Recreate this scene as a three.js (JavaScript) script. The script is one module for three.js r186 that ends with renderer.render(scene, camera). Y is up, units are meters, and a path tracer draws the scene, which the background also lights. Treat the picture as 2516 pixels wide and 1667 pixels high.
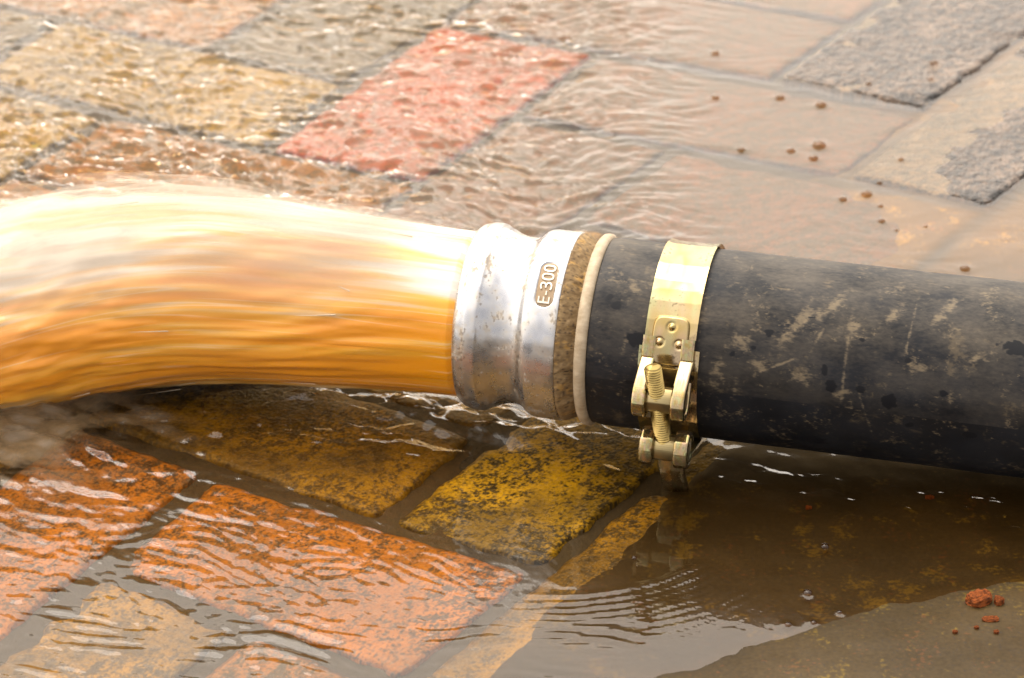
import * as THREE from 'three';
import { mergeGeometries, mergeVertices, toCreasedNormals } from 'three/addons/utils/BufferGeometryUtils.js';
import { TextGeometry } from 'three/addons/geometries/TextGeometry.js';
import { FontLoader } from 'three/addons/loaders/FontLoader.js';

// ---------------------------------------------------------------- camera, sky, sun, exposure
const { clamp, lerp } = THREE.MathUtils;
const scene = new THREE.Scene();
const camera = new THREE.PerspectiveCamera(13.58, 1024 / 678, 0.05, 400);
camera.position.set(0.19357, 0.73173, 1.08557);
camera.rotation.set(-0.51523, 0, 0);
camera.focus = 1.3;
camera.userData.fStop = 14;
scene.add(camera);
const renderer = new THREE.WebGLRenderer({ antialias: true });
renderer.toneMapping = THREE.LinearToneMapping;
renderer.toneMappingExposure = 1.9;
renderer.shadowMap.enabled = true;

const SUN = new THREE.Vector3(-0.22, 0.9, -0.36).normalize();   // a bright place in the cloud, high and behind the hose
const SUNH = new THREE.Vector3(SUN.x, 0, SUN.z).normalize();
{ // thick bright overcast, brighter on the sun's side
  const W = 512, H = 256, d = new Float32Array(W * H * 4), v = new THREE.Vector3();
  for (let j = 0; j < H; j++) for (let i = 0; i < W; i++) {
    const el = ((j + 0.5) / H - 0.5) * Math.PI, az = ((i + 0.5) / W - 0.5) * 2 * Math.PI, o = (j * W + i) * 4;
    v.set(Math.cos(el) * Math.cos(az), Math.sin(el), Math.cos(el) * Math.sin(az));
    let c;
    if (el > 0) {
      const s = Math.sin(el), a = Math.acos(Math.min(1, v.dot(SUN))), glow = Math.exp(-((a / 0.62) ** 2));
      const clouds = 1 + 0.1 * Math.sin(v.x * 5 + 2 * Math.sin(v.z * 4)) * Math.sin(v.z * 6 + 1.3) + 0.05 * Math.sin(v.x * 13 + v.y * 9) * Math.sin(v.z * 11);
      const away = 0.5 + 0.5 * v.dot(SUNH), side = lerp(0.34, 1.3, away * away * (3 - 2 * away)), L = (1.2 + 0.55 * s ** 1.1) * clouds * side, g = 1.2 * glow;
      c = [L * lerp(0.95, 1, away) + g, L * lerp(0.93, 0.9, away) + g * 0.93, L * lerp(0.96, 0.78, away) + g * 0.83];
    } else c = [0.1, 0.08, 0.06];
    d[o] = c[0]; d[o + 1] = c[1]; d[o + 2] = c[2]; d[o + 3] = 1;
  }
  const sky = new THREE.DataTexture(d, W, H, THREE.RGBAFormat, THREE.FloatType);
  sky.mapping = THREE.EquirectangularReflectionMapping; sky.magFilter = THREE.LinearFilter; sky.needsUpdate = true;
  scene.background = sky; scene.environment = sky;
}
const sun = new THREE.DirectionalLight(new THREE.Color(1, 0.95, 0.86), 0.7);
sun.position.copy(SUN).multiplyScalar(6).add(new THREE.Vector3(0.2, 0, -0.2)); sun.target.position.set(0.2, 0, -0.2);
sun.castShadow = true; sun.shadow.radius = 60; sun.shadow.mapSize.set(2048, 2048);
Object.assign(sun.shadow.camera, { left: -1, right: 1, top: 1, bottom: -1, near: 1, far: 12 });
scene.add(sun, sun.target);

// ---------------------------------------------------------------- helpers
let seed = 7;
const rnd = () => { seed = (seed * 1664525 + 1013904223) >>> 0; return seed / 4294967296; };
const R = (a, b) => a + (b - a) * rnd();

const ss = (a, b, x) => { const t = clamp((x - a) / (b - a), 0, 1); return t * t * (3 - 2 * t); };
const PERM = new Uint8Array(512); { const p = [...Array(256).keys()]; for (let i = 255; i > 0; i--) { const j = Math.floor(rnd() * (i + 1)); [p[i], p[j]] = [p[j], p[i]]; } for (let i = 0; i < 512; i++) PERM[i] = p[i & 255]; }
const GX = new Float32Array(256), GY = new Float32Array(256); for (let i = 0; i < 256; i++) { GX[i] = Math.cos(i * 2.399963); GY[i] = Math.sin(i * 2.399963); }
function noise(x, y) { // gradient noise, about -1..1
  const X = Math.floor(x), Y = Math.floor(y), fx = x - X, fy = y - Y, a = X & 255, b = Y & 255;
  const u = fx * fx * fx * (fx * (fx * 6 - 15) + 10), v = fy * fy * fy * (fy * (fy * 6 - 15) + 10);
  const g = (i, j, dx, dy) => { const h = PERM[PERM[(a + i) & 255] + ((b + j) & 255)]; return GX[h] * dx + GY[h] * dy; };
  const n0 = g(0, 0, fx, fy), n1 = g(1, 0, fx - 1, fy), n2 = g(0, 1, fx, fy - 1), n3 = g(1, 1, fx - 1, fy - 1);
  return 1.5 * (n0 + (n1 - n0) * u + (n2 - n0 + (n0 - n1 - n2 + n3) * u) * v);
}
function fbm(x, y, o = 4, g = 0.5) { let s = 0, a = 1, t = 0; for (let i = 0; i < o; i++) { s += a * noise(x + i * 17.3, y - i * 9.1); t += a; a *= g; x *= 2.03; y *= 2.03; } return s / t * 1.3; }
const ridge = (x, y) => 1 - 2 * Math.abs(noise(x, y));
const mix3 = (a, b, t) => [a[0] + (b[0] - a[0]) * t, a[1] + (b[1] - a[1]) * t, a[2] + (b[2] - a[2]) * t];
const toS = (c) => (c <= 0.0031308 ? c * 12.92 : 1.055 * Math.pow(c, 1 / 2.4) - 0.055);
function tex(w, h, fn, color = true, wrap = THREE.RepeatWrapping) { // fn(u, v) gives linear rgb or a number
  const d = new Uint8Array(w * h * 4);
  for (let j = 0; j < h; j++) for (let i = 0; i < w; i++) {
    let c = fn((i + 0.5) / w, (j + 0.5) / h); if (typeof c === 'number') c = [c, c, c];
    const o = (j * w + i) * 4; for (let k = 0; k < 3; k++) d[o + k] = 255 * clamp(color ? toS(clamp(c[k], 0, 1)) : c[k], 0, 1) + 0.5; d[o + 3] = 255;
  }
  const t = new THREE.DataTexture(d, w, h, THREE.RGBAFormat); t.magFilter = THREE.LinearFilter; t.minFilter = THREE.LinearMipmapLinearFilter; t.generateMipmaps = true;
  if (color) t.colorSpace = THREE.SRGBColorSpace; t.wrapS = t.wrapT = wrap; t.needsUpdate = true; return t;
}
const std = (o) => new THREE.MeshPhysicalMaterial(o);
const names = {};
const numbered = (n) => { const k = (names[n] = (names[n] ?? -1) + 1); return k ? `${n}_${String(k).padStart(3, '0')}` : n; };
function mesh(name, geo, mat, parent = scene) { const m = new THREE.Mesh(geo, mat); m.name = parent === scene ? numbered(name) : name; m.castShadow = m.receiveShadow = true; parent.add(m); return m; }
function tag(o, label, category, group) { o.userData = { label, category }; if (group) o.userData.group = group; return o; }
function thing(name, label, category, pos, group) { const g = new THREE.Group(); g.name = numbered(name); g.position.set(...pos); scene.add(g); return tag(g, label, category, group); }
const struct = (o) => { o.userData.kind = 'structure'; return o; };
function gridGeo(nu, nv, fn, wrapU = false) { // fn(u, v) -> [x, y, z, uvx?, uvy?]
  const pos = [], uv = [], idx = [];
  for (let j = 0; j <= nv; j++) for (let i = 0; i <= nu; i++) { const p = fn(i / nu, j / nv); pos.push(p[0], p[1], p[2]); uv.push(p[3] ?? i / nu, p[4] ?? j / nv); }
  for (let j = 0; j < nv; j++) for (let i = 0; i < nu; i++) { const a = j * (nu + 1) + i, b = a + 1, c = a + nu + 1, e = c + 1; idx.push(a, b, e, a, e, c); }
  const g = new THREE.BufferGeometry();
  g.setAttribute('position', new THREE.Float32BufferAttribute(pos, 3)); g.setAttribute('uv', new THREE.Float32BufferAttribute(uv, 2)); g.setIndex(idx); g.computeVertexNormals();
  if (wrapU) { const n = g.attributes.normal; for (let j = 0; j <= nv; j++) { const a = j * (nu + 1), b = a + nu, x = n.getX(a) + n.getX(b), y = n.getY(a) + n.getY(b), z = n.getZ(a) + n.getZ(b), l = Math.hypot(x, y, z) || 1; n.setXYZ(a, x / l, y / l, z / l); n.setXYZ(b, x / l, y / l, z / l); } }
  return g;
}
// a profile [[s, r], ...] turned about the x axis; angle a: 0 faces +z, 90 is up
function revolve(profile, seg, a0 = 0, a1 = 360, disp) {
  const full = a1 - a0 >= 359.9, D = Math.PI / 180;
  return gridGeo(seg, profile.length - 1, (u, v) => {
    const [s, r0] = profile[Math.round(v * (profile.length - 1))], a = lerp(a0, a1, u), r = r0 + (disp ? disp(s, a, r0) : 0);
    return [s, r * Math.sin(a * D), r * Math.cos(a * D), a / 360, s * 5];
  }, full);
}
function smoothProfile(pts, step) { // Catmull-Rom through the points, sampled about every step metres
  const c = new THREE.CatmullRomCurve3(pts.map((p) => new THREE.Vector3(p[0], p[1], 0)), false, 'centripetal'), n = Math.ceil(c.getLength() / step);
  return c.getSpacedPoints(n).map((p) => [p.x, p.y]);
}
// a strip bent along a path in the (z, y) plane, s0..s1 wide along x, t thick, edges eased
function ribbon(path, s0, s1, t, closedEnds = true) {
  const n = path.length - 1, e = Math.min(t * 0.48, (s1 - s0) * 0.3), ring = [], K = 4;
  for (const [cs, cn, b] of [[s1 - e, t / 2 - e, 0], [s0 + e, t / 2 - e, 1], [s0 + e, -t / 2 + e, 2], [s1 - e, -t / 2 + e, 3]]) for (let k = 0; k <= K; k++) { const a = (b + k / K) * Math.PI / 2; ring.push([cs + e * Math.cos(a), cn + e * Math.sin(a)]); }
  ring.push(ring[0]); ring.reverse(); const m = ring.length - 1;
  const nor = path.map((p, i) => { const a = path[Math.max(0, i - 1)], b = path[Math.min(n, i + 1)], x = b[0] - a[0], y = b[1] - a[1], l = Math.hypot(x, y) || 1; return [y / l, -x / l]; });
  const g = gridGeo(m, n, (u, v) => { const i = Math.round(v * n), q = ring[Math.round(u * m)], [z, y] = path[i], [nz, ny] = nor[i]; return [q[0], y + ny * q[1], z + nz * q[1], q[0] * 40, v]; });
  return toCreasedNormals(g, 0.6);
}
const arcPath = (cz, cy, r, a0, a1, n = 24) => Array.from({ length: n + 1 }, (_, i) => { const a = lerp(a0, a1, i / n) * Math.PI / 180; return [cz + r * Math.cos(a), cy + r * Math.sin(a)]; });

// ---------------------------------------------------------------- the lie of the land
const WATER = 0.004;
const gauss = (x, z, c, rx, rz = rx) => Math.exp(-(((x - c[0]) / rx) ** 2) - ((z - c[1]) / rz) ** 2);
const AXO = [0.1746, -0.1295], AX = [0.971, 0.239], PX = [-0.239, 0.971];   // where the mouth of the hose stands, along the hose, across it towards the camera
const toHose = (x, z) => [(x - AXO[0]) * AX[0] + (z - AXO[1]) * AX[1], (x - AXO[0]) * PX[0] + (z - AXO[1]) * PX[1]];
// silt lies thick to the right, and comes out of the water at the lower right
function siltH(x, z) {
  const [s, h] = toHose(x, z), n = fbm(x * 14 + 3, z * 14, 3);
  // distance to the right of a line running along the side of the last clean brick
  const line = (x - 0.2253) * 0.8509 - (z - 0.008) * -0.5253;   // grows to the lower right
  let y = lerp(-0.007, 0.0012, ss(-0.014, 0.012, line + n * 0.006));
  const back = ss(-0.03, -0.09, h) * ss(0.06, 0.2, s + n * 0.03);     // behind the hose
  y = Math.max(y, lerp(-0.007, 0.0016, back));
  // the bank
  const bank = (z - 0.02) + 0.42 * (x - 0.36) + n * 0.012;
  y += 0.0052 * ss(-0.005, 0.055, bank);
  return y + 0.0004 * fbm(x * 60, z * 60, 3);
}
const BUBBLES = [[0.3744, -0.4297, 0.0050, 'largest bubble, in the middle of the still water above the hose'],
  [0.3573, -0.4233, 0.0032, 'bubble just left of the largest bubble'],
  [0.3697, -0.4131, 0.0034, 'bubble just below the largest bubble'],
  [0.3282, -0.4247, 0.0030, 'lone bubble between the wavy line and the largest bubble'],
  [0.3813, -0.3598, 0.0030, 'left bubble of the pair above the clamp side of the hose'],
  [0.3955, -0.3658, 0.0040, 'larger right bubble of the pair nearest the yellowish brick'],
  [0.4019, -0.3517, 0.0020, 'small bubble just right of the pair by the yellowish brick'],
  [0.4047, -0.3819, 0.0022, 'small bubble at the left corner of the yellowish brick'],
  [0.4004, -0.3330, 0.0026, 'bubble midway between the yellowish brick and the hose'],
  [0.4076, -0.3224, 0.0016, 'tiny bubble nearest the hose, below the yellowish brick'],
  [0.4206, -0.4117, 0.0022, 'bubble on the submerged edge of the yellowish brick'],
  [0.4133, -0.5181, 0.0024, 'left of two small bubbles below the rough dark brick'],
  [0.4261, -0.5133, 0.0020, 'right of two small bubbles below the rough dark brick'],
  [0.3810, -0.4865, 0.0042, 'bubble at the start of the long white ripple'],
  [0.3570, -0.4974, 0.0036, 'bubble on the joint just below the tip of the long dark joint'],
  [0.3175, -0.4974, 0.0032, 'bubble left of the short dark joint'],
  [0.3216, -0.5641, 0.0034, 'bubble above the joint at the top centre of the photo'],
  [0.4571, -0.5474, 0.0042, 'big bubble at the edge of the rough dark brick'],
  [0.4519, -0.5229, 0.0034, 'bubble below the big one at the rough dark brick'],
  [0.4391, -0.2765, 0.0034, 'bubble touching the upper side of the hose at the right edge'],
  [0.4244, -0.3269, 0.0016, 'tiny bubble right of the midway bubble above the hose'],
  [0.1970, -0.5614, 0.0022, 'small bubble on the red brick'],
  [0.3260, 0.0319, 0.0026, 'bubble in the brown water right of the ripple fan'],
  [0.3374, -0.0058, 0.0024, 'bright bubble in the brown water below the hose'],
  [0.2494, 0.0034, 0.0016, 'tiny bubble on the silt beside the bright yellow brick'],
  [0.3153, 0.0561, 0.0020, 'bubble at the edge of the silt bank'],
  [0.3266, 0.0545, 0.0017, 'bubble along the waterline right of the one at the bank edge'],
  [0.3388, 0.0466, 0.0016, 'rightmost bubble along the waterline of the silt bank']];
// where the joints run, for the water sinks a little over them
const JX = -0.36, JZ = -0.9, JS = 0.002, JW = 570, JH = 600, JF = new Float32Array(JW * JH);
function jointAt(x, z) { const i = (x - JX) / JS, j = (z - JZ) / JS, a = Math.floor(i), b = Math.floor(j); if (a < 0 || b < 0 || a >= JW - 1 || b >= JH - 1) return 0; const u = i - a, v = j - b, o = b * JW + a; return lerp(lerp(JF[o], JF[o + 1], u), lerp(JF[o + JW], JF[o + JW + 1], u), v); }
function markJoint(p, q) { const n = Math.ceil(Math.hypot(q[0] - p[0], q[1] - p[1]) / 0.001); for (let k = 0; k <= n; k++) { const x = lerp(p[0], q[0], k / n), z = lerp(p[1], q[1], k / n), a = Math.round((x - JX) / JS), b = Math.round((z - JZ) / JS);
  for (let dj = -6; dj <= 6; dj++) for (let di = -6; di <= 6; di++) { const i = a + di, j = b + dj; if (i < 0 || j < 0 || i >= JW || j >= JH) continue; const d = ((JX + i * JS - x) ** 2 + (JZ + j * JS - z) ** 2) / (0.0042 ** 2), w = Math.exp(-d); if (w > JF[j * JW + i]) JF[j * JW + i] = w; } } }
function waterH(x, z) {
  const [s, h] = toHose(x, z);
  let y = WATER;
  // how much the water is stirred
  const jetSide = ss(0.06, -0.16, s), far = ss(-0.08, -0.16, h);
  const wob = noise(x * 9, z * 9) * 0.5 + 0.5;
  let calm = ss(0.25, 0.325, x + 0.015 * noise(x * 20, z * 20));                       // to the right it lies still
  const lowerRight = ss(0.03, 0.06, h) * ss(0.02, 0.1, s);
  calm = Math.max(calm, lowerRight);
  const amp = lerp(1, 0.06, calm);
  // short streaked ripples running roughly along the hose, finer in front of it
  const wx = x + 0.006 * noise(x * 30, z * 30), wz = z + 0.006 * noise(x * 30 + 40, z * 30), front = ss(-0.13, -0.05, z);
  const a = s * 0.9 + 0.004 * noise(wx * 50, wz * 50);
  y += amp * lerp(1.7, 0.1, front) * 0.0022 * (0.3 + wob) * fbm(a * 38, (h + 0.25 * s) * 95 + 3 * noise(wx * 12, wz * 12), 3, 0.6) - amp * (1 - front) * 0.0009 * Math.abs(noise(a * 55 + 9, (h + 0.25 * s) * 130 + 2 * noise(wx * 20, wz * 20)));
  y += amp * lerp(1, 0.3, front) * 0.0008 * noise(wx * 22, wz * 34);
  y += amp * front * 0.0006 * (0.3 + wob) * fbm((s + 0.5 * h) * 110 + 3 * noise(wx * 25, wz * 25), (h - 0.3 * s) * 210 + 2 * noise(wx * 30 + 7, wz * 30), 3, 0.6);
  // choppy water beside the jet
  const chop = jetSide * (0.35 + 0.65 * gauss(x, z, [-0.06, -0.36], 0.2, 0.13));
  y += chop * lerp(1, 0.25, front) * 0.008 * (fbm(s * 30 + 2 * noise(wx * 14, wz * 14), h * 110 + 2 * noise(wx * 12, wz * 12), 4, 0.6) - 0.5 * Math.abs(noise(s * 26 + noise(wx * 30, wz * 30), h * 85 + 5)));
  // running lines at the very back and at the lower left
  const lines = gauss(x, z, [0.12, -0.6], 0.2, 0.07) + gauss(x, z, [0.06, 0.075], 0.19, 0.028);
  y += lines * 0.0007 * ss(-0.4, 0.5, noise(x * 16 + 4, z * 30)) * Math.sin(2 * Math.PI * ((h + 0.15 * s) / 0.009 + 2.2 * noise(x * 9, z * 14) + 0.4 * noise(x * 40, z * 50)));
  // stationary fan of fine ripples above the silt ridge
  { const dx = x - 0.208, dz = z + 0.0798, r = Math.hypot(dx, dz) - 0.1137 + 0.0012 * noise(x * 60, z * 60), ang = Math.atan2(dz, dx);
    const k = r > 0 ? Math.pow(r / 0.0062, 1.15) : r / 0.006, env = ss(-0.0035, 0.001, r) * ss(0.075, 0.012, r) * ss(0.72, 0.92, ang + r * 3.2) * ss(1.75, 1.45, ang);
    y += env * 0.00044 * Math.cos(2 * Math.PI * k); y += env * 0.0002; }
  // thrown-up wavelets under the coupling and along the waterline of the hose
  { const band = Math.exp(-(((h - 0.002) / 0.03) ** 2)) * ss(-0.11, -0.05, s) * ss(0.14, 0.07, s);
    const q = fbm(s * 18 + 1.2 * noise(h * 40, s * 20), h * 34 - s * 22, 3, 0.5);
    y += band * (0.0005 + 0.0055 * q - 0.0015 * Math.abs(noise(s * 55, h * 60)));
    const hs = h - 0.008 * noise(s * 22 + 3, 4.5) - 0.004 * noise(s * 55, 8);
    y += (0.17 * clamp(hs + 0.014, 0, 0.03) * ss(0.032, 0.018, hs)) * ss(-0.15, -0.08, s) * ss(0.12, 0.06, s);
    const right = Math.exp(-(((h - 0.03) / 0.025) ** 2)) * ss(0.08, 0.16, s);
    y += right * 0.0016 * fbm(s * 60, h * 90, 3, 0.6); }
  // the heap of water where the jet lands and spreads
  { const d = Math.hypot((s + 0.26) / 0.12, (h - 0.025) / 0.085); y += 0.012 * Math.exp(-d * d) * (1 + 0.7 * fbm(s * 26, h * 55, 4, 0.6)); }
  y -= 0.0005 * jointAt(x + 0.003 * noise(x * 40, z * 40), z + 0.003 * noise(x * 40 + 9, z * 40)) * (1 - front) * clamp(0.7 + 0.9 * noise(x * 14, z * 14 + 3), 0, 1.3);
  for (const b of BUBBLES) { const dx = x - b[0], dz = z - b[1], d2 = (dx * dx + dz * dz) / (b[2] * b[2]); if (d2 < 9) y += 0.2 * b[2] * Math.exp(-d2 * 0.8); }
  return y;
}

// ---------------------------------------------------------------- paving of bricks laid in herringbone
const CTRL = [[0, 0, 0.0111, 0.0067], [0, 1, 0.0452, -0.0750], [1, 1, 0.1365, -0.0315], [2, 1, 0.2129, 0.0044], [-2, 4, 0.0475, -0.4327], [-2, 6, 0.1440, -0.6218], [-1, 6, 0.2502, -0.5718], [-1, 4, 0.1459, -0.3895], [-4, 5, -0.0962, -0.6325], [-2, 5, 0.0918, -0.5313], [1, 2, 0.1780, -0.1068], [2, 2, 0.2552, -0.0641], [1, 5, 0.3884, -0.3948], [2, 5, 0.4587, -0.3482], [0, 6, 0.3554, -0.5283], [0, 7, 0.4172, -0.6238], [1, 7, 0.5002, -0.5610], [-3, 4, -0.0513, -0.4779], [-3, 3, -0.0975, -0.4065]];
const QX = [0.00478, 0.07276, 0.05087, -0.00874, 0.02159, 0.00631], QZ = [0.00879, 0.04646, -0.08426, -0.00519, 0.00005, -0.00466];
const quad = (q, u, v) => q[0] + q[1] * u + q[2] * v + (q[3] * u * u + q[4] * u * v + q[5] * v * v) / 6;
const RES = CTRL.map(([u, v, x, z]) => [u, v, x - quad(QX, u, v), z - quad(QZ, u, v)]);
function cell(u, v) { // grid of brick widths -> ground
  const cu = clamp(u, -7, 6), cv = clamp(v, -6, 9);
  let x = quad(QX, cu, cv) + (u - cu) * 0.083 + (v - cv) * 0.053, z = quad(QZ, cu, cv) + (u - cu) * 0.053 - (v - cv) * 0.083;
  for (const [a, b, dx, dz] of RES) { const w = 0.75 * Math.exp(-((u - a) ** 2 + (v - b) ** 2) / 0.9); x += w * dx; z += w * dz; }
  return [x, z];
}
const KINDS = { // body, glaze or lichen flake, flake share
  orange: [[0.06, 0.026, 0.006], [0.34, 0.12, 0.001], 0.6], red: [[0.1, 0.035, 0.02], [0.26, 0.042, 0.014], 0.5],
  yellow: [[0.02, 0.015, 0.004], [0.34, 0.22, 0.002], 0.56], olive: [[0.035, 0.022, 0.005], [0.15, 0.085, 0.002], 0.55],
  ochre: [[0.045, 0.03, 0.004], [0.2, 0.13, 0.003], 0.52], tan: [[0.055, 0.034, 0.009], [0.23, 0.09, 0.006], 0.5],
  pink: [[0.075, 0.05, 0.034], [0.2, 0.07, 0.03], 0.42], grey: [[0.045, 0.034, 0.018], [0.11, 0.075, 0.02], 0.4], granite: [[0.022, 0.016, 0.011], [0.19, 0.125, 0.08], 0.48],
};
const brickBump = tex(512, 256, (u, v) => 0.5 + 0.22 * fbm(u * 90, v * 45, 3, 0.7) + 0.16 * fbm(u * 30, v * 15, 2), false);
const brickMat = {};
let ko = 0;
for (const k in KINDS) {
  const [body, flake, share] = KINDS[k], o = (ko += 31.7), deep = { orange: 0.85, yellow: 1.15, olive: 1.35, granite: 0.8, red: 1.0, ochre: 1.0, tan: 0.9, grey: 0.55, pink: 0.5 }[k] ?? 0.5;
  const map = tex(768, 384, (u, v) => {
    const x = u * 200, y = v * 100;   // millimetres
    const coarse = fbm(x / 38 + o, y / 38, 3), mid = fbm(x / 7 + o, y / 7 + 5, 3, 0.6), fine = fbm(x / 2.0, y / 2.0 + o, 3, 0.65);
    const f = ss(-0.4, 0.32, 0.8 * mid + 0.85 * fine + 0.5 * coarse + (share - 0.5) * 1.3);
    const worn = ss(-0.35, 0.4, fbm(x / 60 + o * 2, y / 50, 3)); let c = mix3(body, flake, f * lerp(k === 'yellow' || k === 'olive' ? 0.3 : 0.6, 1, worn)).map((t) => t * deep);
    c = c.map((t) => t * (0.8 + 0.35 * (mid + 0.5) * 0.8 + 0.3 * fine));
    const spot = ss(0.34, 0.48, fbm(x / 2.6 + 70, y / 2.6 + o, 2)); c = mix3(c, [0.035, 0.03, 0.028], spot * 0.4);
    const grit = ss(0.42, 0.55, fbm(x / 1.7 + 9, y / 1.7 - o, 2)); c = mix3(c, [0.2, 0.17, 0.14], grit * 0.35);
    return c;
  });
  brickMat[k] = std({ map, roughness: k === 'granite' ? 0.28 : 0.55, bumpMap: brickBump, bumpScale: k === 'granite' ? 0.006 : 0.0012, specularIntensity: k === 'granite' ? 1 : 0.6 });
}
const paving = new THREE.Group(); paving.name = 'brick_paving'; scene.add(struct(paving));
paving.userData.label = 'worn herringbone paving of orange, red and yellow bricks';
const LOOK = { '-1,-1': 'orange', '0,0': 'orange', '-1,1': 'olive', '1,1': 'yellow', '-4,4': 'ochre', '-2,4': 'red', '-3,3': 'tan', '-1,3': 'pink', '-4,2': 'ochre', '-3,5': 'grey', '-5,5': 'tan', '-4,6': 'pink', '0,-2': 'olive', '-2,2': 'olive', '-2,0': 'olive', '0,2': 'olive', '0,6': 'granite', '1,5': 'granite', '-1,5': 'pink', '-2,6': 'pink', '2,0': 'olive', '1,-1': 'tan', '0,4': 'pink', '-3,1': 'tan', '-1,7': 'pink', '-3,7': 'pink', '2,2': 'ochre', '1,7': 'granite', '2,6': 'granite' };
const RAISE = { '0,6': [0.0051, 0.0008], '1,5': [0.0042, 0.0016], '2,0': [0.0006, -0.0006], '1,1': [0.0012, 0.0008], '0,0': [0.001, 0.0004], '-1,-1': [0.0012, 0], '-1,1': [0.0014, 0], '-1,7': [0.0008, 0.001], '-2,6': [0.0012, 0], '2,4': [0.001, 0], '1,7': [0.0045, 0], '2,6': [0.003, 0] };
function brickGeo(corners, gap, top, tilt, id) {
  // corners: [lower left, lower right, upper right, upper left] on the ground; a rounded, worn, slightly uneven block
  const c = corners.map((p) => [...p]), mx = (c[0][0] + c[1][0] + c[2][0] + c[3][0]) / 4, mz = (c[0][1] + c[1][1] + c[2][1] + c[3][1]) / 4;
  const wid = Math.hypot(c[1][0] - c[0][0], c[1][1] - c[0][1]), hei = Math.hypot(c[3][0] - c[0][0], c[3][1] - c[0][1]);
  const nu = Math.max(14, Math.round(wid / 0.0045)), nv = Math.max(14, Math.round(hei / 0.0045)), long = wid > hei;
  return gridGeo(nu, nv, (u0, v0) => {
    // pack rows towards the edges, keep the outermost for the skirt
    const pk = (t) => { const x = t * 2 - 1; return Math.sign(x) * (1 - Math.pow(1 - Math.abs(x), 1.25)); };
    let a = pk(u0), b = pk(v0); const edge = Math.max(Math.abs(a), Math.abs(b));
    const hw = wid / 2 - gap / 2, hh = hei / 2 - gap / 2;
    let du = (1 - Math.abs(a)) * hw, dv = (1 - Math.abs(b)) * hh;                 // distances to the sides, metres
    const rc = 0.0065 + 0.002 * noise(id * 3.1, 4); let X = a * hw, Y = b * hh;
    if (du < rc && dv < rc) { const qx = rc - du, qy = rc - dv, l = Math.hypot(qx, qy), m = Math.max(qx, qy); if (l > 1e-6) { const k = m / l; X = Math.sign(a) * (hw - rc + qx * k); Y = Math.sign(b) * (hh - rc + qy * k); } }
    const dE = Math.min(du, dv), w = ss(0.02, 0, dE);
    X += w * 0.0026 * fbm(b * hh * 60 + id * 7, a > 0 ? 3 : 9, 3) * (Math.abs(a) > Math.abs(b) ? 1 : 0.2); Y += w * 0.0026 * fbm(a * hw * 60 + id * 5, b > 0 ? 30 : 19, 3) * (Math.abs(b) >= Math.abs(a) ? 1 : 0.2);
    const p = X / wid + 0.5, q = Y / hei + 0.5;
    const x = lerp(lerp(c[0][0], c[1][0], p), lerp(c[3][0], c[2][0], p), q), z = lerp(lerp(c[0][1], c[1][1], p), lerp(c[3][1], c[2][1], p), q);
    const round = Math.max(0, 0.006 - dE); let y = top + tilt * (p - 0.5) * 2 - round * round * 70 + 0.0005 * fbm(x * 45, z * 45 + id, 3) - 0.0016 * ss(0.03, 0, dE) * ss(0.1, 0.5, noise(x * 40, z * 40));
    if (edge > 0.9999) y -= 0.018;
    return long ? [x, y, z, p, q] : [x, y, z, q, p];
  });
}
let bid = 0;
for (let i = -11; i <= 9; i++) for (let j = -8; j <= 12; j++) {
  const k = (((i + j) % 4) + 4) % 4; if (k !== 0 && k !== 2) continue;
  const q = k === 0 ? [[i, j], [i + 2, j], [i + 2, j + 1], [i, j + 1]] : [[i, j], [i + 1, j], [i + 1, j + 2], [i, j + 2]], c = q.map((p) => cell(...p));
  const mx = (c[0][0] + c[2][0]) / 2, mz = (c[0][1] + c[2][1]) / 2; bid++;
  for (let e = 0; e < 4; e++) markJoint(c[e], c[(e + 1) % 4]);
  if (mx < -0.34 || mx > 0.74 || mz < -0.86 || mz > 0.24) continue;
  const key = i + ',' + j, kinds = ['tan', 'pink', 'olive', 'grey', 'ochre', 'orange'], r = RAISE[key] ?? [0.0012 * noise(i * 1.7, j * 2.3), 0.0008 * noise(i, j * 3.3)];
  mesh('brick', brickGeo(c, mz < -0.3 ? 0.0035 : 0.0048, r[0], r[1], bid), brickMat[LOOK[key] ?? kinds[(bid * 7) % 6]], paving);
}
// bed of dark sand in the joints and the ground on to the horizon
{
  const sand = std({ map: tex(512, 512, (u, v) => { const f = fbm(u * 40, v * 40, 4, 0.7), g = fbm(u * 120, v * 120, 2); return mix3([0.01, 0.006, 0.0015], [0.026, 0.016, 0.004], clamp(0.45 + f * 0.5 + g * 0.3, 0, 1)); }), roughness: 0.8, bumpMap: brickBump, bumpScale: 0.001 });
  const bed = struct(mesh('ground', gridGeo(160, 160, (u, v) => { const x = lerp(-0.6, 1.0, u), z = lerp(-1.15, 0.5, v); return [x, -0.0022 + 0.0013 * ss(-0.2, -0.1, z) + 0.001 * fbm(x * 30, z * 30, 3), z, x * 4, z * 4]; }), sand));
  const far = new THREE.Shape(); far.moveTo(-80, -80); far.lineTo(80, -80); far.lineTo(80, 80); far.lineTo(-80, 80); const hole = new THREE.Path(); hole.moveTo(-0.59, -0.49); hole.lineTo(-0.59, 1.14); hole.lineTo(0.99, 1.14); hole.lineTo(0.99, -0.49); far.holes.push(hole);
  const fg = new THREE.ShapeGeometry(far); fg.rotateX(-Math.PI / 2); fg.translate(0, -0.003, 0); const fu = fg.attributes.uv, fp = fg.attributes.position; for (let i = 0; i < fu.count; i++) fu.setXY(i, fp.getX(i) * 2, fp.getZ(i) * 2);
  struct(mesh('far_ground', fg, sand));
}
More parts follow.
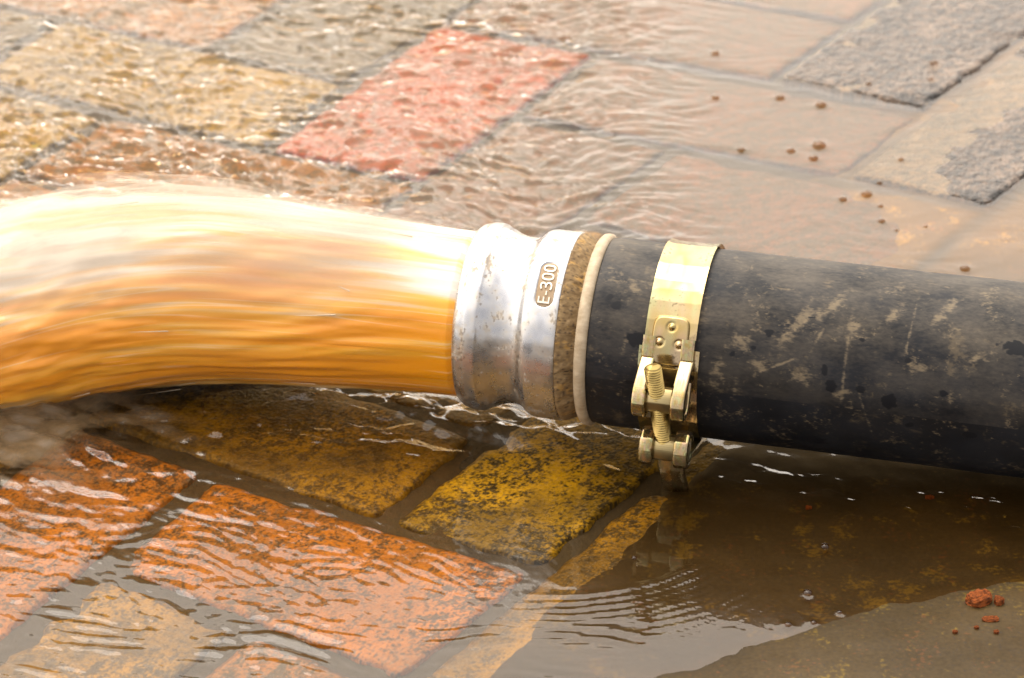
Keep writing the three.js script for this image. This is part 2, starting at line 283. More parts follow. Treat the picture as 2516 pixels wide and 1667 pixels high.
// silt
{
  const map = tex(1024, 1024, (u, v) => {
    const x = u * 600, y = v * 600, c0 = fbm(x / 60, y / 60, 4), f = fbm(x / 2.2, y / 2.2, 3, 0.65), m = fbm(x / 14, y / 14 + 8, 3);
    let c = mix3([0.02, 0.0125, 0.003], [0.048, 0.032, 0.011], clamp(0.5 + c0 * 0.5 + f * 0.35, 0, 1));
    const y1 = ss(0.3, 0.7, 0.6 * f + 0.7 * m + 0.7 * c0); c = mix3(c, [0.13, 0.085, 0.008], y1 * 0.55);
    const o1 = ss(0.45, 0.75, 0.8 * fbm(x / 2.4 + 40, y / 2.4, 2) + 0.6 * fbm(x / 20 + 3, y / 20 + 30, 2)); c = mix3(c, [0.14, 0.045, 0.012], o1 * 0.22);
    const s = ss(0.45, 0.6, fbm(x / 1.5 + 9, y / 1.5, 2)); return mix3(c, [0.02, 0.016, 0.012], s * 0.6);
  });
  const m = std({ map, roughness: 0.5, bumpMap: brickBump, bumpScale: 0.0005, specularIntensity: 0.3 });
  const sg = gridGeo(420, 450, (u, v) => { const x = lerp(-0.3, 0.75, u), z = lerp(-0.85, 0.28, v); return [x, siltH(x, z), z, x / 0.6, z / 0.6]; }), sp = sg.attributes.position, sc = [];
  for (let i = 0; i < sp.count; i++) { const x = sp.getX(i), z = sp.getZ(i), k = clamp(0.72 + 2.3 * ss(-0.2, -0.3, z + 0.25 * (x - 0.35)) + 0.75 * ss(0.002, 0.0062, sp.getY(i)) + 0.3 * fbm(x * 12, z * 12, 2), 0.5, 4) * (1 - 0.75 * jointAt(x + 0.004 * noise(x * 30, z * 30), z) * ss(-0.2, -0.25, z) * clamp(0.8 + 0.8 * noise(x * 11, z * 11), 0.1, 1)); sc.push(k, k * (0.99 - 0.025 * k), k * (1 + 0.03 * k)); }
  sg.setAttribute('color', new THREE.Float32BufferAttribute(sc, 3)); m.vertexColors = true;   // silt dries paler where high; sky reflection behind and shade in front painted in
  struct(mesh('silt', sg, m)).userData.label = 'fine brown silt lying over the bricks';
}
// the water: one thin rippled sheet
{
  const m = std({ color: new THREE.Color().setRGB(0.9, 0.78, 0.58), transmission: 1, thickness: 0, roughness: 0.03, ior: 1.42 });
  const nx = 620, nz = 660;
  struct(mesh('water', gridGeo(nx, nz, (u, v) => { const x = lerp(-0.34, 0.76, u), z = lerp(-0.88, 0.26, v); return [x, waterH(x, z), z, u, v]; }), m)).userData.label = 'shallow muddy water running over the bricks';
}

// ---------------------------------------------------------------- the discharge hose
const hose = thing('discharge_hose', 'thick black rubber hose with aluminium coupling and brass-coloured clamp lying on wet bricks', 'hose', [AXO[0], 0, AXO[1]]);
hose.rotation.y = -Math.atan2(AX[1], AX[0]);
const AY = 0.0575;   // height of its axis
const up = (g) => g.translate(0, AY, 0);
{ // rubber
  const map = tex(2048, 1024, (u, v) => { // u: round, v: along
    const x = v * 640, y = u * 290, ang = u * 360; // mm
    const top = ss(-40, 75, ((ang + 180) % 360) - 180) * ss(190, 120, ang);
    let c = mix3([0.006, 0.006, 0.007], [0.012, 0.0125, 0.015], clamp(0.5 + fbm(x / 30, y / 30, 3), 0, 1));
    const film = clamp(0.35 + 0.8 * fbm(x / 45, y / 22, 6, 0.68) + 0.3 * fbm(x / 3, y / 1.6, 4, 0.7), 0, 1);
    c = mix3(c, [0.135, 0.11, 0.08], film * (0.05 + 0.6 * top));
    const sc = ss(0.2, 0.7, fbm(x / 12, y / 3.5 + x / 18, 5, 0.72)) * ss(-0.1, 0.4, fbm(x / 30 + 7, y / 30, 3)); c = mix3(c, [0.16, 0.115, 0.065], sc * 0.5 * (0.4 + 0.6 * top));
    const sp = ss(0.25, 0.6, 0.8 * fbm(x / 3, y / 2.4, 5, 0.8) + 0.5 * fbm(x / 15 + 3, y / 15, 3)); c = mix3(c, [0.2, 0.15, 0.09], sp * 0.5);
    const sp2 = ss(0.3, 0.62, 0.75 * fbm(x / 7 + 50, y / 6, 6, 0.78) + 0.5 * fbm(x / 25 + 3, y / 25 + 9, 2)); c = mix3(c, [0.17, 0.125, 0.07], sp2 * 0.3);
    return c;
  });
  // smeared mud and wet splashes, drawn where they are
  const W = map.image.width, d = map.image.data, HH = map.image.height;
  const put = (s, a, fn, r) => { for (let dj = -r * 3; dj <= r * 3; dj += 0.3125) for (let di = -r * 3; di <= r * 3; di += 0.1416) {
    const v = (s + dj) / 640, u = (((a + di / 0.8) % 360) + 360) % 360 / 360, k = fn(dj / r, di / r, s + dj, a + di); if (k <= 0) continue;
    const o = (Math.min(HH - 1, Math.max(0, Math.floor(v * HH))) * W + Math.floor(u * W)) * 4; const col = fn.c; for (let q = 0; q < 3; q++) d[o + q] = lerp(d[o + q], 255 * toS(col[q]), k); } };
  const wet = (e, w = 1) => Object.assign((x, y, X, Y) => ss(1, 0.8, Math.hypot(x / w, y * e) + 0.4 * noise(X / 2.4, Y / 2.4)) * 0.93, { c: [0.006, 0.006, 0.007] });
  const mud = (e, rot) => Object.assign((x, y, X, Y) => { const a = x * Math.cos(rot) + y * Math.sin(rot), b = -x * Math.sin(rot) + y * Math.cos(rot), q = 1.15 - Math.hypot(a, b * e) * 0.75; return q <= 0 ? 0 : ss(0.55, 1.25, q + 1.1 * fbm(X / 6, Y / 4, 6, 0.75)) * 0.5; }, { c: [0.2, 0.15, 0.09] });
  for (const [s, a, r, e, rot] of [[180, 50, 17, 3, 1.0], [195, 62, 16, 3.4, 0.95], [172, 36, 8, 1.6, 1], [205, 48, 6, 1, 0], [152, 32, 8, 1.4, 0.3], [185, 17, 8, 1.3, 0.4], [162, 20, 6, 1.2, 0], [140, 12, 9, 2, 1.4], [150, 4, 8, 2.5, 1.4], [225, 60, 12, 3, 1], [250, 66, 14, 3, 1], [85, 58, 10, 1.6, 0.6], [128, 44, 7, 1.5, 1], [240, 30, 8, 2, 0], [205, 10, 6, 2, 0.5], [84, 22, 7, 3, 1.5], [270, 40, 9, 3, 0.4], [205, 26, 30, 26, 1.57], [190, 40, 16, 18, 1.2], [172, 22, 14, 16, 0.5], [235, 50, 26, 30, 1.5], [215, 5, 18, 22, 1.9]]) put(s > 120 ? s * 0.91 : s, a, mud(e, rot), r);
  for (const [s, a, r, e, w] of [[199, 13, 3.0, 0.9, 0.9], [195, 22, 2.4, 0.8, 0.6], [214, 13, 2.0, 1, 1], [229, 8, 4.2, 1, 0.8], [255, 17, 1.8, 1, 1], [290, 48, 4.2, 1.3, 2.2], [165, 40, 2, 1, 1], [158, 30, 1, 1, 1], [148, 25, 1.2, 0.9, 1], [185, 52, 0.9, 2, 2], [212, 42, 1, 1, 1], [236, 33, 1.2, 1, 1.4], [78, 45, 2.2, 1, 1], [90, 27, 4, 1.1, 1.6], [74, 50, 1.6, 1, 1], [270, -8, 2.2, 1.2, 1.5], [240, -6, 1.4, 1, 1.5], [88, 0, 2.2, 2, 1.4], [300, 22, 1.5, 1, 1], [190, -30, 4, 1.2, 2], [292, 46, 3.4, 1.5, 2.6]]) put(s > 120 ? s * 0.91 : s, a, wet(e, w), r);
  const rubber = std({ map, roughness: 0.5, bumpMap: map, bumpScale: 0.0003, specularIntensity: 0.4 });
  const g = gridGeo(180, 150, (u, v) => { const s = v < 0.02 ? lerp(0.0655, 0.067, v / 0.02) : lerp(0.067, 0.64, (v - 0.02) / 0.98), a = u * 2 * Math.PI, r = (v === 0 ? 0.041 : 0.0455 - (s < 0.068 ? 0.0007 : 0)) + 0.0015 * ss(0.12, 0.45, s) + 0.00025 * noise(s * 30, Math.sin(a) * 3) - 0.0004 * Math.exp(-(((s - 0.105) / 0.014) ** 2)); const k = ss(0.09, 0.32, s); return [s, r * Math.sin(a) - 0.0068 * k, r * Math.cos(a) - 0.0122 * k, u, s / 0.64]; }, true);
  mesh('hose_tube', up(g), rubber, hose);
}
// aluminium coupling
const coupling = (() => {
  const cmap = { };
  const dirtAt = (u, v) => { const x = v * 200, y = u * 288; return [fbm(x / 1.6, y / 3.2, 3, 0.6), fbm(x / 9, y / 14, 3), fbm(x / 3 + 20, y / 3, 2)]; };
  const map = tex(2048, 512, (u, v) => {
    const [f, c, m] = dirtAt(u, v); let col = mix3([0.44, 0.44, 0.45], [0.62, 0.62, 0.62], clamp(0.5 + c, 0, 1));
    const ang = u * 360, low = ss(35, -10, ang > 180 ? ang - 360 : ang);
    col = mix3(col, [0.5, 0.42, 0.3], clamp(0.12 + 0.35 * low + 0.5 * c, 0, 0.6));
    const s = v * 200 + 1.5 * m, rim = Math.max(Math.exp(-(((s - 5.5) / 1.4) ** 2)), Math.exp(-(((s - 13) / 1.2) ** 2)) * 0.8, Math.exp(-(((s - 32.5) / 1.1) ** 2)) * 0.8);
    const speck = ss(0.36, 0.55, f * 0.62 + 0.75 * c + 0.3 * rim); col = mix3(col, [0.09, 0.055, 0.03], speck * 0.6);
    const haze = ss(0.1, 0.5, m * 0.6 + c * 0.5 + 0.25 * rim); return mix3(col, [0.55, 0.45, 0.32], haze * 0.35);
  });
  const rough = tex(1024, 256, (u, v) => { const [f, c, m] = dirtAt(u, v); return clamp(0.31 + 0.14 * c + 0.25 * ss(0.36, 0.55, f * 0.62 + 0.75 * c) + 0.08 * m, 0.22, 0.9); }, false);
  const metal = tex(1024, 256, (u, v) => { const [f, c, m] = dirtAt(u, v); return 1 - 0.8 * ss(0.36, 0.55, f * 0.62 + 0.75 * c); }, false);
  const alu = std({ map, roughness: 1, roughnessMap: rough, metalness: 0.93, metalnessMap: metal, bumpMap: rough, bumpScale: 0.00012 });
  // outside, from inside the mouth round the lip, over the rim, the groove and the second shoulder
  const out = smoothProfile([[0.03, 0.0375], [0.004, 0.0382], [0.0008, 0.0395], [0, 0.0412], [0.0007, 0.0432], [0.0024, 0.0445], [0.0055, 0.0453], [0.0062, 0.04565], [0.009, 0.0459], [0.0118, 0.0457], [0.0126, 0.0451], [0.016, 0.0435], [0.020, 0.0416], [0.0245, 0.0407], [0.029, 0.0410], [0.0315, 0.0422], [0.0335, 0.0442], [0.0352, 0.0452], [0.0375, 0.0457], [0.044, 0.0459], [0.0496, 0.04595], [0.0505, 0.0457], [0.0508, 0.0448]], 0.0004);
  const padS = 0.043, padA = 54, hl = 0.0122, hw = 0.0046;
  const g = revolve(out, 640, 0, 360, (s, a, r) => {
    let d = 0.00018 * noise(s * 120, a / 9) * (r > 0.043 ? 1 : 0.6);
    if (s > 0.036 && r > 0.0448) { const y = (a - padA) * Math.PI / 180 * 0.0459, x = s - padS, q = Math.max(0, Math.abs(y) - (hl - hw)), e = Math.hypot(x, q) - hw; d -= 0.00075 * ss(0.0004, -0.0005, e); d += 0.00012 * Math.exp(-((e / 0.0005) ** 2)); }
    return d;
  });
  const c = mesh('coupling', up(g), alu, hose);
  return c;
})();
{ // raised lettering in the pad
  const font = await new FontLoader().loadAsync('fonts/droid/droid_sans_regular.typeface.json');
  const tg = new TextGeometry('E-300', { font, size: 0.0056, depth: 0.0006, curveSegments: 5, bevelEnabled: true, bevelThickness: 0.00012, bevelSize: 0.0001, bevelSegments: 1 });
  tg.computeBoundingBox(); const b = tg.boundingBox, w = b.max.x - b.min.x, h = b.max.y - b.min.y, p = tg.attributes.position;
  for (let i = 0; i < p.count; i++) { const x = (p.getX(i) - b.min.x - w / 2) * (0.0205 / w), y = p.getY(i) - b.min.y - h / 2, a = 54 * Math.PI / 180 + x / 0.0459, r = 0.0459 - 0.00062 + p.getZ(i); p.setXYZ(i, 0.043 - y, r * Math.sin(a), r * Math.cos(a)); }
  tg.computeVertexNormals();
  mesh('lettering', up(toCreasedNormals(tg, 0.7)), std({ color: new THREE.Color(0.62, 0.56, 0.46), metalness: 0.75, roughness: 0.5 }), coupling);
  // mud dried in the bottom of the pad
  const pad = gridGeo(40, 14, (u, v) => { const y = (u * 2 - 1) * 0.0118, lim = 0.0042 * Math.sqrt(Math.max(0, 1 - (Math.max(0, Math.abs(y) - 0.0076) / 0.0042) ** 2)), x = (v * 2 - 1) * lim, a = 54 * Math.PI / 180 + y / 0.0459, r = 0.0459 - 0.0005 + 0.00012 * fbm(x * 900, y * 900, 2); return [0.043 + x, r * Math.sin(a), r * Math.cos(a)]; });
  mesh('dried_mud', up(pad), std({ color: new THREE.Color(0.3, 0.21, 0.125), roughness: 0.8 }), coupling);
}
{ // mud-caked shoulder and collar
  const map = tex(1024, 256, (u, v) => { const x = v * 200, y = u * 288, f = fbm(x / 2.2, y / 2.2, 4, 0.65), c = fbm(x / 12, y / 16, 3); let k = mix3([0.1, 0.055, 0.018], [0.3, 0.2, 0.09], clamp(0.5 + 0.5 * f + 0.4 * c, 0, 1)); const o = ss(0.15, 0.5, f * 0.6 + fbm(x / 6 + 5, y / 6, 2) * 0.7); k = mix3(k, [0.36, 0.2, 0.045], o * 0.7); return mix3(k, [0.05, 0.03, 0.015], ss(0.35, 0.5, fbm(x / 1.4, y / 1.4 + 9, 2)) * 0.8); });
  const mud = std({ map, roughness: 0.85, bumpMap: map, bumpScale: 0.0008 });
  const sh = smoothProfile([[0.0507, 0.0453], [0.0512, 0.0456], [0.0535, 0.0449], [0.056, 0.0434], [0.0585, 0.0417], [0.0605, 0.0411], [0.0625, 0.041]], 0.0005);
  mesh('muddy_shoulder', up(revolve(sh, 360, 0, 360, (s, a) => 0.0004 * fbm(s * 300, a / 4, 3) + 0.0006 * ss(0.2, 0.6, noise(a / 7, s * 160)))), mud, coupling);
  const ring = smoothProfile([[0.0603, 0.041], [0.0599, 0.0435], [0.0604, 0.0453], [0.0619, 0.0464], [0.0637, 0.0466], [0.065, 0.046], [0.0658, 0.0448], [0.066, 0.043]], 0.0004);
  const cm = tex(1024, 128, (u, v) => { const x = v * 200, y = u * 288; return mix3([0.3, 0.22, 0.13], [0.46, 0.37, 0.25], clamp(0.5 + 0.6 * fbm(x / 3, y / 6, 3) + 0.3 * fbm(x, y, 2), 0, 1)); });
  mesh('collar', up(revolve(ring, 300, 0, 360, (s, a) => 0.00025 * fbm(s * 200, a / 6, 3) - 0.0005 * Math.exp(-(((a - 56) / 0.35) ** 2)))), std({ map: cm, roughness: 0.6, bumpMap: cm, bumpScale: 0.0003 }), coupling);
}
// clamp of yellow zinc-plated steel
{
  const zmap = tex(1024, 512, (u, v) => { const x = v * 200, y = u * 288, a = fbm(x / 16, y / 22, 3), b = fbm(x / 12 + 30, y / 30, 3), f = fbm(x / 1.5, y / 1.5, 3); let c = mix3([0.37, 0.27, 0.1], [0.42, 0.33, 0.2], clamp(0.5 + a, 0, 1)); c = mix3(c, [0.36, 0.4, 0.2], ss(0.0, 0.5, b) * 0.6); c = mix3(c, [0.55, 0.34, 0.26], ss(0.1, 0.6, -b) * 0.45); return mix3(c, [0.1, 0.065, 0.03], ss(0.28, 0.6, f * 0.6 + a * 0.6) * 0.75); });
  const zr = tex(512, 256, (u, v) => clamp(0.17 + 0.16 * fbm(u * 30, v * 30, 4), 0.1, 0.6), false);
  const zinc = std({ map: zmap, metalness: 0.95, roughness: 1, roughnessMap: zr, bumpMap: zr, bumpScale: 0.00008 });
  const steel = std({ color: new THREE.Color(0.32, 0.25, 0.12), metalness: 0.95, roughness: 0.3, bumpMap: zr, bumpScale: 0.00008 });
  const S0 = 0.0935, S1 = 0.1172, r0 = 0.0466;
  const lip = (a, b, r) => [[a + 0.0012, r - 0.0006], [a, r + 0.0004], [a - 0.0002, r + 0.001], [a + 0.0004, r + 0.0013], [a + 0.0014, r + 0.001], [a + 0.0028, r + 0.0006], [(a + b) / 2, r + 0.0005], [b - 0.0028, r + 0.0006], [b - 0.0014, r + 0.001], [b - 0.0004, r + 0.0013], [b + 0.0002, r + 0.001], [b, r + 0.0004], [b - 0.0012, r - 0.0006]];
  const prof = (a, b, r) => { const k = lip(a, b, r); return k; };
  const strap = mesh('hose_clamp', up(toCreasedNormals(revolve(prof(S0, S1, r0), 260, 14, 292), 0.9)), zinc, hose);
  strap.userData.label = 'brass-coloured zinc plated bolt clamp round the hose';
  mesh('bridge_plate', up(toCreasedNormals(revolve(prof(S0 - 0.0022, S1 + 0.0022, r0 - 0.0009), 120, -82, 24), 0.9)), zinc, strap);
  // welded plate with three dimples
  const pl = gridGeo(60, 60, (u, v) => { let p = u * 2 - 1, q = v * 2 - 1; const e = 5, l = Math.max(Math.abs(p), Math.abs(q)), k = l > 0 ? l / Math.pow(Math.abs(p) ** e + Math.abs(q) ** e, 1 / e) : 1; p *= k; q *= k;
    const s = 0.1053 + p * 0.0088, a = 28 + q * 14.5; let r = 0.0484 - 0.0012 * ss(0.9, 1, l); for (const [ds, da] of [[0.0002, 36], [-0.0048, 27], [0.0044, 26.5]]) { const d = Math.hypot(s - 0.1053 - ds, (a - da) * Math.PI / 180 * 0.048); r += 0.0008 * Math.exp(-((d / 0.0011) ** 2)) - 0.0005 * Math.exp(-(((d - 0.0019) / 0.0006) ** 2)); }
    a; const A = a * Math.PI / 180; return [s, r * Math.sin(A), r * Math.cos(A), A / 6.28, s * 5]; });
  mesh('weld_plate', up(pl), zinc, strap);
  // loops that carry the two cross pins; heights here are above the ground, z is out from the axis
  const UB = [0.0598, 0.0585], LB = [0.0600, 0.0332];
  const A14 = 15 * Math.PI / 180, startU = [0.0472 * Math.cos(A14), AY + 0.0472 * Math.sin(A14)];
  const upath = [...arcPath(0, AY, 0.0475, 30, 17, 8), ...arcPath(UB[0], UB[1], 0.0076, 70, -150, 30), [UB[0] - 0.0095, UB[1] + 0.0005], [UB[0] - 0.0115, UB[1] + 0.004]];
  for (const [a, b] of [[0.0925, 0.0991], [0.1107, 0.1175]]) mesh('loop', ribbon(upath, a, b, 0.0026), zinc, strap);
  const lpath = [...arcPath(LB[0], LB[1], 0.0076, 175, -130, 36), ...arcPath(0, AY, 0.0474, -58, -80, 8)];
  for (const [a, b] of [[0.0966, 0.1032], [0.1128, 0.1198]]) mesh('loop', ribbon(lpath, a, b, 0.0028), zinc, strap);
  const cyl = (r, s0, s1, z, y) => { const g = revolve([[s0, 0.0002], [s0, r * 0.8], [s0 + 0.0004, r * 0.95], [s0 + 0.0009, r], [s1 - 0.0009, r], [s1 - 0.0004, r * 0.95], [s1, r * 0.8], [s1, 0.0002]], 40); return toCreasedNormals(g.translate(0, y, z), 0.7); };
  mesh('cross_pin', cyl(0.0062, 0.0932, 0.1169, UB[0], UB[1]), steel, strap);
  mesh('cross_pin', cyl(0.0062, 0.0972, 0.1192, LB[0], LB[1]), steel, strap);
  // threaded bolt, through both pins
  const top = new THREE.Vector3(0.1012, 0.0773, 0.0622), bot = new THREE.Vector3(0.1083, 0.0292, 0.0602), len = top.distanceTo(bot);
  const bg = gridGeo(28, 240, (u, v) => { const y = v * len, a = u * 2 * Math.PI, ph = (y / 0.00125 + u) % 1, th = Math.abs(ph - 0.5) * 2, e = ss(len, len - 0.0012, y); let r = 0.0036 + 0.0006 * (1 - th) - (1 - e) * 0.0009; if (v === 1) r = 0.0002; return [r * Math.cos(a), y, -r * Math.sin(a)]; }, true);
  bg.applyQuaternion(new THREE.Quaternion().setFromUnitVectors(new THREE.Vector3(0, 1, 0), top.clone().sub(bot).normalize())).translate(bot.x, bot.y, bot.z);
  mesh('bolt', toCreasedNormals(bg, 0.8), std({ color: new THREE.Color(0.36, 0.26, 0.09), metalness: 0.95, roughness: 0.34 }), strap);
  // tongue that dips into the water
  mesh('tongue', ribbon([[0.0603, 0.0282], [0.0594, 0.0238], [0.0570, 0.019], [0.0538, 0.0142], [0.0500, 0.0092], [0.0460, 0.0042], [0.0425, 0.0]], 0.1045, 0.1172, 0.0036), zinc, strap);
}

// ---------------------------------------------------------------- the jet
{
  const jet = thing('water_jet', 'muddy ochre water gushing from the mouth of the hose and spreading over the bricks', 'water jet', [AXO[0], 0, AXO[1]]);
  jet.rotation.y = hose.rotation.y;
  // d: distance from the mouth; the section is a wide oval that sinks and spreads
  const sect = (d) => { const k = ss(0.06, 0.3, d), f = Math.max(0, d - 0.02); return { y: AY - 0.034 * ss(0.12, 0.38, d) - 0.007 * ss(0.15, 0.28, d) - 0.002 * ss(0.02, 0.12, d), b: 0.0405 + 0.0058 * ss(0, 0.17, d) + 0.007 * ss(0.15, 0.28, d) - 0.012 * ss(0.17, 0.36, d), a: 0.0405 + 0.006 * ss(0, 0.12, d) + 0.055 * ss(0.08, 0.36, d), cz: 0.026 * ss(0.1, 0.32, d) }; };
  const LEN = 0.42;
  const streak = (d, th, o = 0) => { const g = th * 9; return fbm(d * 9 + o, g + o + 1.5 * noise(d * 6 + o, g * 0.25), 3, 0.6); };
  const surf = (d, a, lift = 0, o = 0) => {
    const q = sect(d), th = a; let k = ss(0, 0.1, d);
    const rough = (th) => 0.0017 * (0.25 + 1.5 * k) * streak(d * 0.7, th * 0.3, o) + 0.0007 * (0.3 + k) * fbm(d * 10 + o, th * 7 + o, 2, 0.5) + 0.0055 * ss(0.1, 0.26, d) * fbm(d * 24 + o, 2.2 * Math.sin(th) + o, 3, 0.55);
    const seam = ss(0.82, 1, a / 6.2832), n = seam > 0 ? lerp(rough(th), rough(th - 2 * Math.PI), seam) : rough(th);
    const r = 1, ca = Math.cos(a), sa = Math.sin(a);
    let z = q.cz + (q.a + n + lift) * ca, y = q.y + (q.b + n + lift) * sa; return [-d, y, z];
  };
  const map = tex(2048, 512, (u, v) => { // u round, v along
    const d = v * LEN, th = u * 2 * Math.PI * 6;
    const wrap = (f) => { const w = ss(0.9, 1, u); return f(u * 40) * (1 - w) + f((u - 1) * 40) * w; };
    const n1 = wrap((t) => fbm(d * 6, t * 0.3 + noise(d * 5, t * 0.15), 3, 0.5)), n2 = wrap((t) => fbm(d * 7 + 9, t * 1.1 + 0.5 * noise(d * 4, t * 0.3), 3, 0.6)), n3 = wrap((t) => fbm(d * 8 + 30, t * 3.6 + 0.8 * noise(d * 5, t * 0.3), 3, 0.7)), thin = wrap((t) => ridge(d * 7 + 60, t * 1.7 + 0.6 * noise(d * 6 + 3, t * 0.4)));
    const uu = u + 0.06 * n1 + 0.02 * n2, air = ss(0.03, 0.17, uu) * ss(0.5, 0.38, uu);  // air is the sky's brightness on the jet's top, painted into its colour
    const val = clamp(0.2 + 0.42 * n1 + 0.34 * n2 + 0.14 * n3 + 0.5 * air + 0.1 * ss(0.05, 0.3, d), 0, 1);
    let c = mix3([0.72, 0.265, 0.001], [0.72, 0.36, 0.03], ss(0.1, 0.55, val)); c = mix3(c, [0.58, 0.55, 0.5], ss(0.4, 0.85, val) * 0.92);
    return mix3(c, [0.85, 0.76, 0.62], ss(0.82, 0.98, thin) * ss(0, 0.5, n2 + 0.25) * 0.28);
  });
  const rough = tex(512, 512, (u, v) => clamp(0.34 + 0.2 * fbm(v * 7, u * 30, 3), 0.2, 0.7), false);
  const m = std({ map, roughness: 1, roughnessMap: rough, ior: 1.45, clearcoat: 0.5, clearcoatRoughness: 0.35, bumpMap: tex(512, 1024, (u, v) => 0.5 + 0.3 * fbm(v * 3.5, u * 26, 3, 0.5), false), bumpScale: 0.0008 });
  const core = (n) => gridGeo(260, 300, (u, v) => { const d = -0.006 + v * (LEN + 0.006), p = surf(d, u * 2 * Math.PI); if (d < 0.002) { p[0] = -d; const k = 0.0395 / 0.0405; p[1] = AY + (p[1] - AY) * k; p[2] *= k; } return [...p, u, v]; }, true);
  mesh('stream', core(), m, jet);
  // thin torn veils of spray round it, densest above, adding to the painted bright top
  const alpha = (o) => tex(1024, 512, (u, v) => { const d = v * LEN, w = ss(0.9, 1, u), e = ss(0, 0.06, d) * ss(1, 0.85, v), f = (t) => clamp(0.55 + 0.9 * fbm(d * 7 + o, t * 4, 3, 0.5) + 0.35 * fbm(d * 9 + o, t * 40, 3, 0.6), 0, 1); return e * (0.08 + 0.92 * ss(0.03, 0.15, u) * ss(0.6, 0.45, u)) * (f(u) * (1 - w) + f(u - 1) * w); }, false);
  const alphas = [alpha(20), alpha(50)];
  [0.0012, 0.0024, 0.0037, 0.0051, 0.0066, 0.0083, 0.0102].forEach((lift, k) => {
    const vm = std({ color: new THREE.Color().setRGB(0.57, 0.49, 0.39), roughness: 0.6, transmission: 0.4, thickness: 0, alphaMap: alphas[k % 2], opacity: 0.26 - 0.025 * k, transparent: true, side: THREE.DoubleSide });
    mesh('spray_veil', gridGeo(200, 160, (u, v) => { const d = 0.002 + v * (LEN - 0.01); return [...surf(d, u * 2 * Math.PI, lift * (0.12 + 0.88 * ss(0, 0.2, d)) * (1 + 0.35 * noise(d * 8 + k * 7, 3 * Math.sin(u * 6.283))), 20 * k), u, v]; }, true), vm, jet);
  });
  // flying threads and drops
  const bits = [];
  for (let i = 0; i < 60; i++) {
    const d = R(0.01, 0.36) ** 1, a = R(0, Math.PI * 2), lift = Math.abs(R(-1, 1) * R(0, 1)) * 0.009 * ss(0, 0.2, d) + 0.0006, p0 = surf(d, a, lift), L = R(0.006, 0.03), p1 = surf(d + L, a + R(-0.05, 0.05), lift * R(0.8, 1.5));
    const v0 = new THREE.Vector3(...p0), v1 = new THREE.Vector3(...p1), g = new THREE.CylinderGeometry(0.00006, R(0.00015, 0.0004), v0.distanceTo(v1), 5, 1, true);
    g.applyQuaternion(new THREE.Quaternion().setFromUnitVectors(new THREE.Vector3(0, 1, 0), v1.clone().sub(v0).normalize())).translate(...v0.add(v1).multiplyScalar(0.5).toArray()); bits.push(g);
  }
  // froth drifting where it lands
  { const fa = tex(512, 512, (u, v) => { const x = (u - 0.5) * 2, y = (v - 0.5) * 2, e = ss(1, 0.25, Math.hypot(x, y)); return e * ss(-0.2, 0.5, 1.2 * fbm(u * 5 + 1.2 * noise(u * 3, v * 3), v * 12 + 2 * noise(u * 4, v * 2), 5, 0.6) + 0.5 * (e - 0.3)) * 0.7; }, false);
    const fm = std({ color: new THREE.Color().setRGB(0.3, 0.2, 0.1), roughness: 0.4, alphaMap: fa, transparent: true, transmission: 0.3, thickness: 0, side: THREE.DoubleSide });
    for (let k = 0; k < 4; k++) mesh('froth', gridGeo(160, 120, (u, v) => { const d = lerp(0.1 + 0.01 * k, 0.42, u), h = lerp(-0.04, 0.165 - 0.012 * k, v), wx = AXO[0] - d * AX[0] + h * PX[0], wz = AXO[1] - d * AX[1] + h * PX[1], e = clamp(1.2 - Math.hypot(u - 0.5, v - 0.5) * 2.4, 0, 1); return [-d, waterH(wx, wz) + 0.0012 + e * (0.0032 * k + (0.002 + 0.002 * k) * fbm(d * 26 + k * 9, h * 60, 3)), h, u, (k % 2 ? 1 - v : v)]; }), fm, jet); }
  const sp = mesh('spray', mergeGeometries(bits), std({ color: new THREE.Color().setRGB(0.5, 0.4, 0.27), roughness: 0.25 }), jet); sp.userData.kind = 'stuff';
}

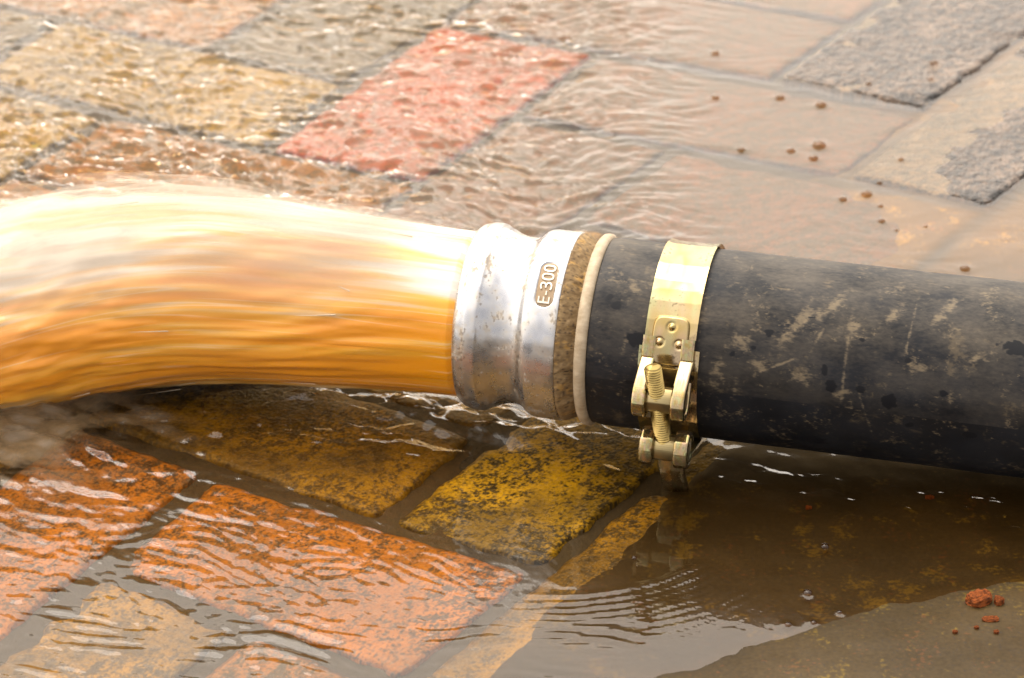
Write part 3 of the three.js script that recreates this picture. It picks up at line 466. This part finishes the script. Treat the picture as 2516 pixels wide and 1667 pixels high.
// ---------------------------------------------------------------- small things
{
  const film = std({ color: new THREE.Color().setRGB(0.6, 0.45, 0.3), transmission: 1, thickness: 0, roughness: 0.02, ior: 1.36 });
  const g = new THREE.SphereGeometry(1, 28, 14, 0, Math.PI * 2, 0, Math.PI * 0.5);
  for (const [x, z, r, label] of BUBBLES) { const b = tag(mesh('bubble', g, film), label, 'bubble', 'air bubbles floating on the still water'); b.position.set(x, waterH(x, z) - 0.0003, z); b.scale.set(r * 0.85, r * 0.6, r * 0.85); }
}
{
  const clay = std({ map: tex(256, 256, (u, v) => mix3([0.06, 0.018, 0.006], [0.3, 0.075, 0.014], clamp(0.5 + 0.8 * fbm(u * 12, v * 12, 4), 0, 1))), roughness: 0.75, specularIntensity: 0.3, bumpMap: brickBump, bumpScale: 0.001 });
  const chip = (name, label, [x, z], sx, sy, sz, turn, sd, cat) => { const g0 = new THREE.IcosahedronGeometry(1, 3), p = g0.attributes.position; for (let i = 0; i < p.count; i++) { const v = new THREE.Vector3().fromBufferAttribute(p, i), k = 0.75 + 0.3 * fbm(v.x * 1.3 + sd, v.y * 1.3 + v.z * 0.9 + sd * 2, 3) ; const q = v.clone(); q.x = Math.sign(q.x) * Math.pow(Math.abs(q.x), 0.7); q.y = Math.sign(q.y) * Math.pow(Math.abs(q.y), 0.7); q.multiplyScalar(k + 0.15); p.setXYZ(i, q.x * sx, q.y * sy, q.z * sz); }
    const g = toCreasedNormals(g0, 0.35); const o = tag(mesh(name, g, clay), label, cat); o.position.set(x, Math.max(siltH(x, z), 0) + sy * 0.55, z); o.rotation.y = turn; return o; };
  chip('brick_chip', 'largest orange brick chip on the wet silt at lower right', [0.4013, 0.0409], 0.0065, 0.0036, 0.0046, 0.50, 3, 'brick chip');
  chip('brick_chip', 'smaller orange chip touching the right side of the largest chip', [0.4101, 0.0422], 0.0026, 0.0024, 0.0024, 0.20, 8, 'brick chip');
  chip('brick_chip', 'flat dark chip just below the largest orange chip', [0.4040, 0.0559], 0.0040, 0.0010, 0.0020, 0.10, 12, 'brick chip');
  chip('clay_crumb', 'tiny red crumb lower left of the chips', [0.3873, 0.0654], 0.0013, 0.0010, 0.0012, 0.00, 15, 'crumb');
  chip('clay_crumb', 'tiny red crumb right below the flat chip', [0.4052, 0.0657], 0.0014, 0.0010, 0.0012, 0.00, 18, 'crumb');
  chip('clay_crumb', 'tiny dark crumb between the flat chip and the red crumbs', [0.3972, 0.0621], 0.0012, 0.0009, 0.0011, 0.00, 21, 'crumb');
  chip('clay_crumb', 'red fleck in the dark water below the hose at right', [0.3913, -0.0513], 0.0026, 0.0010, 0.0014, 0.00, 24, 'crumb');
  chip('clay_crumb', 'dark crumb in the brown water below the middle of the hose', [0.3333, -0.0425], 0.0018, 0.0010, 0.0012, 0.00, 27, 'crumb');
}
renderer.render(scene, camera);
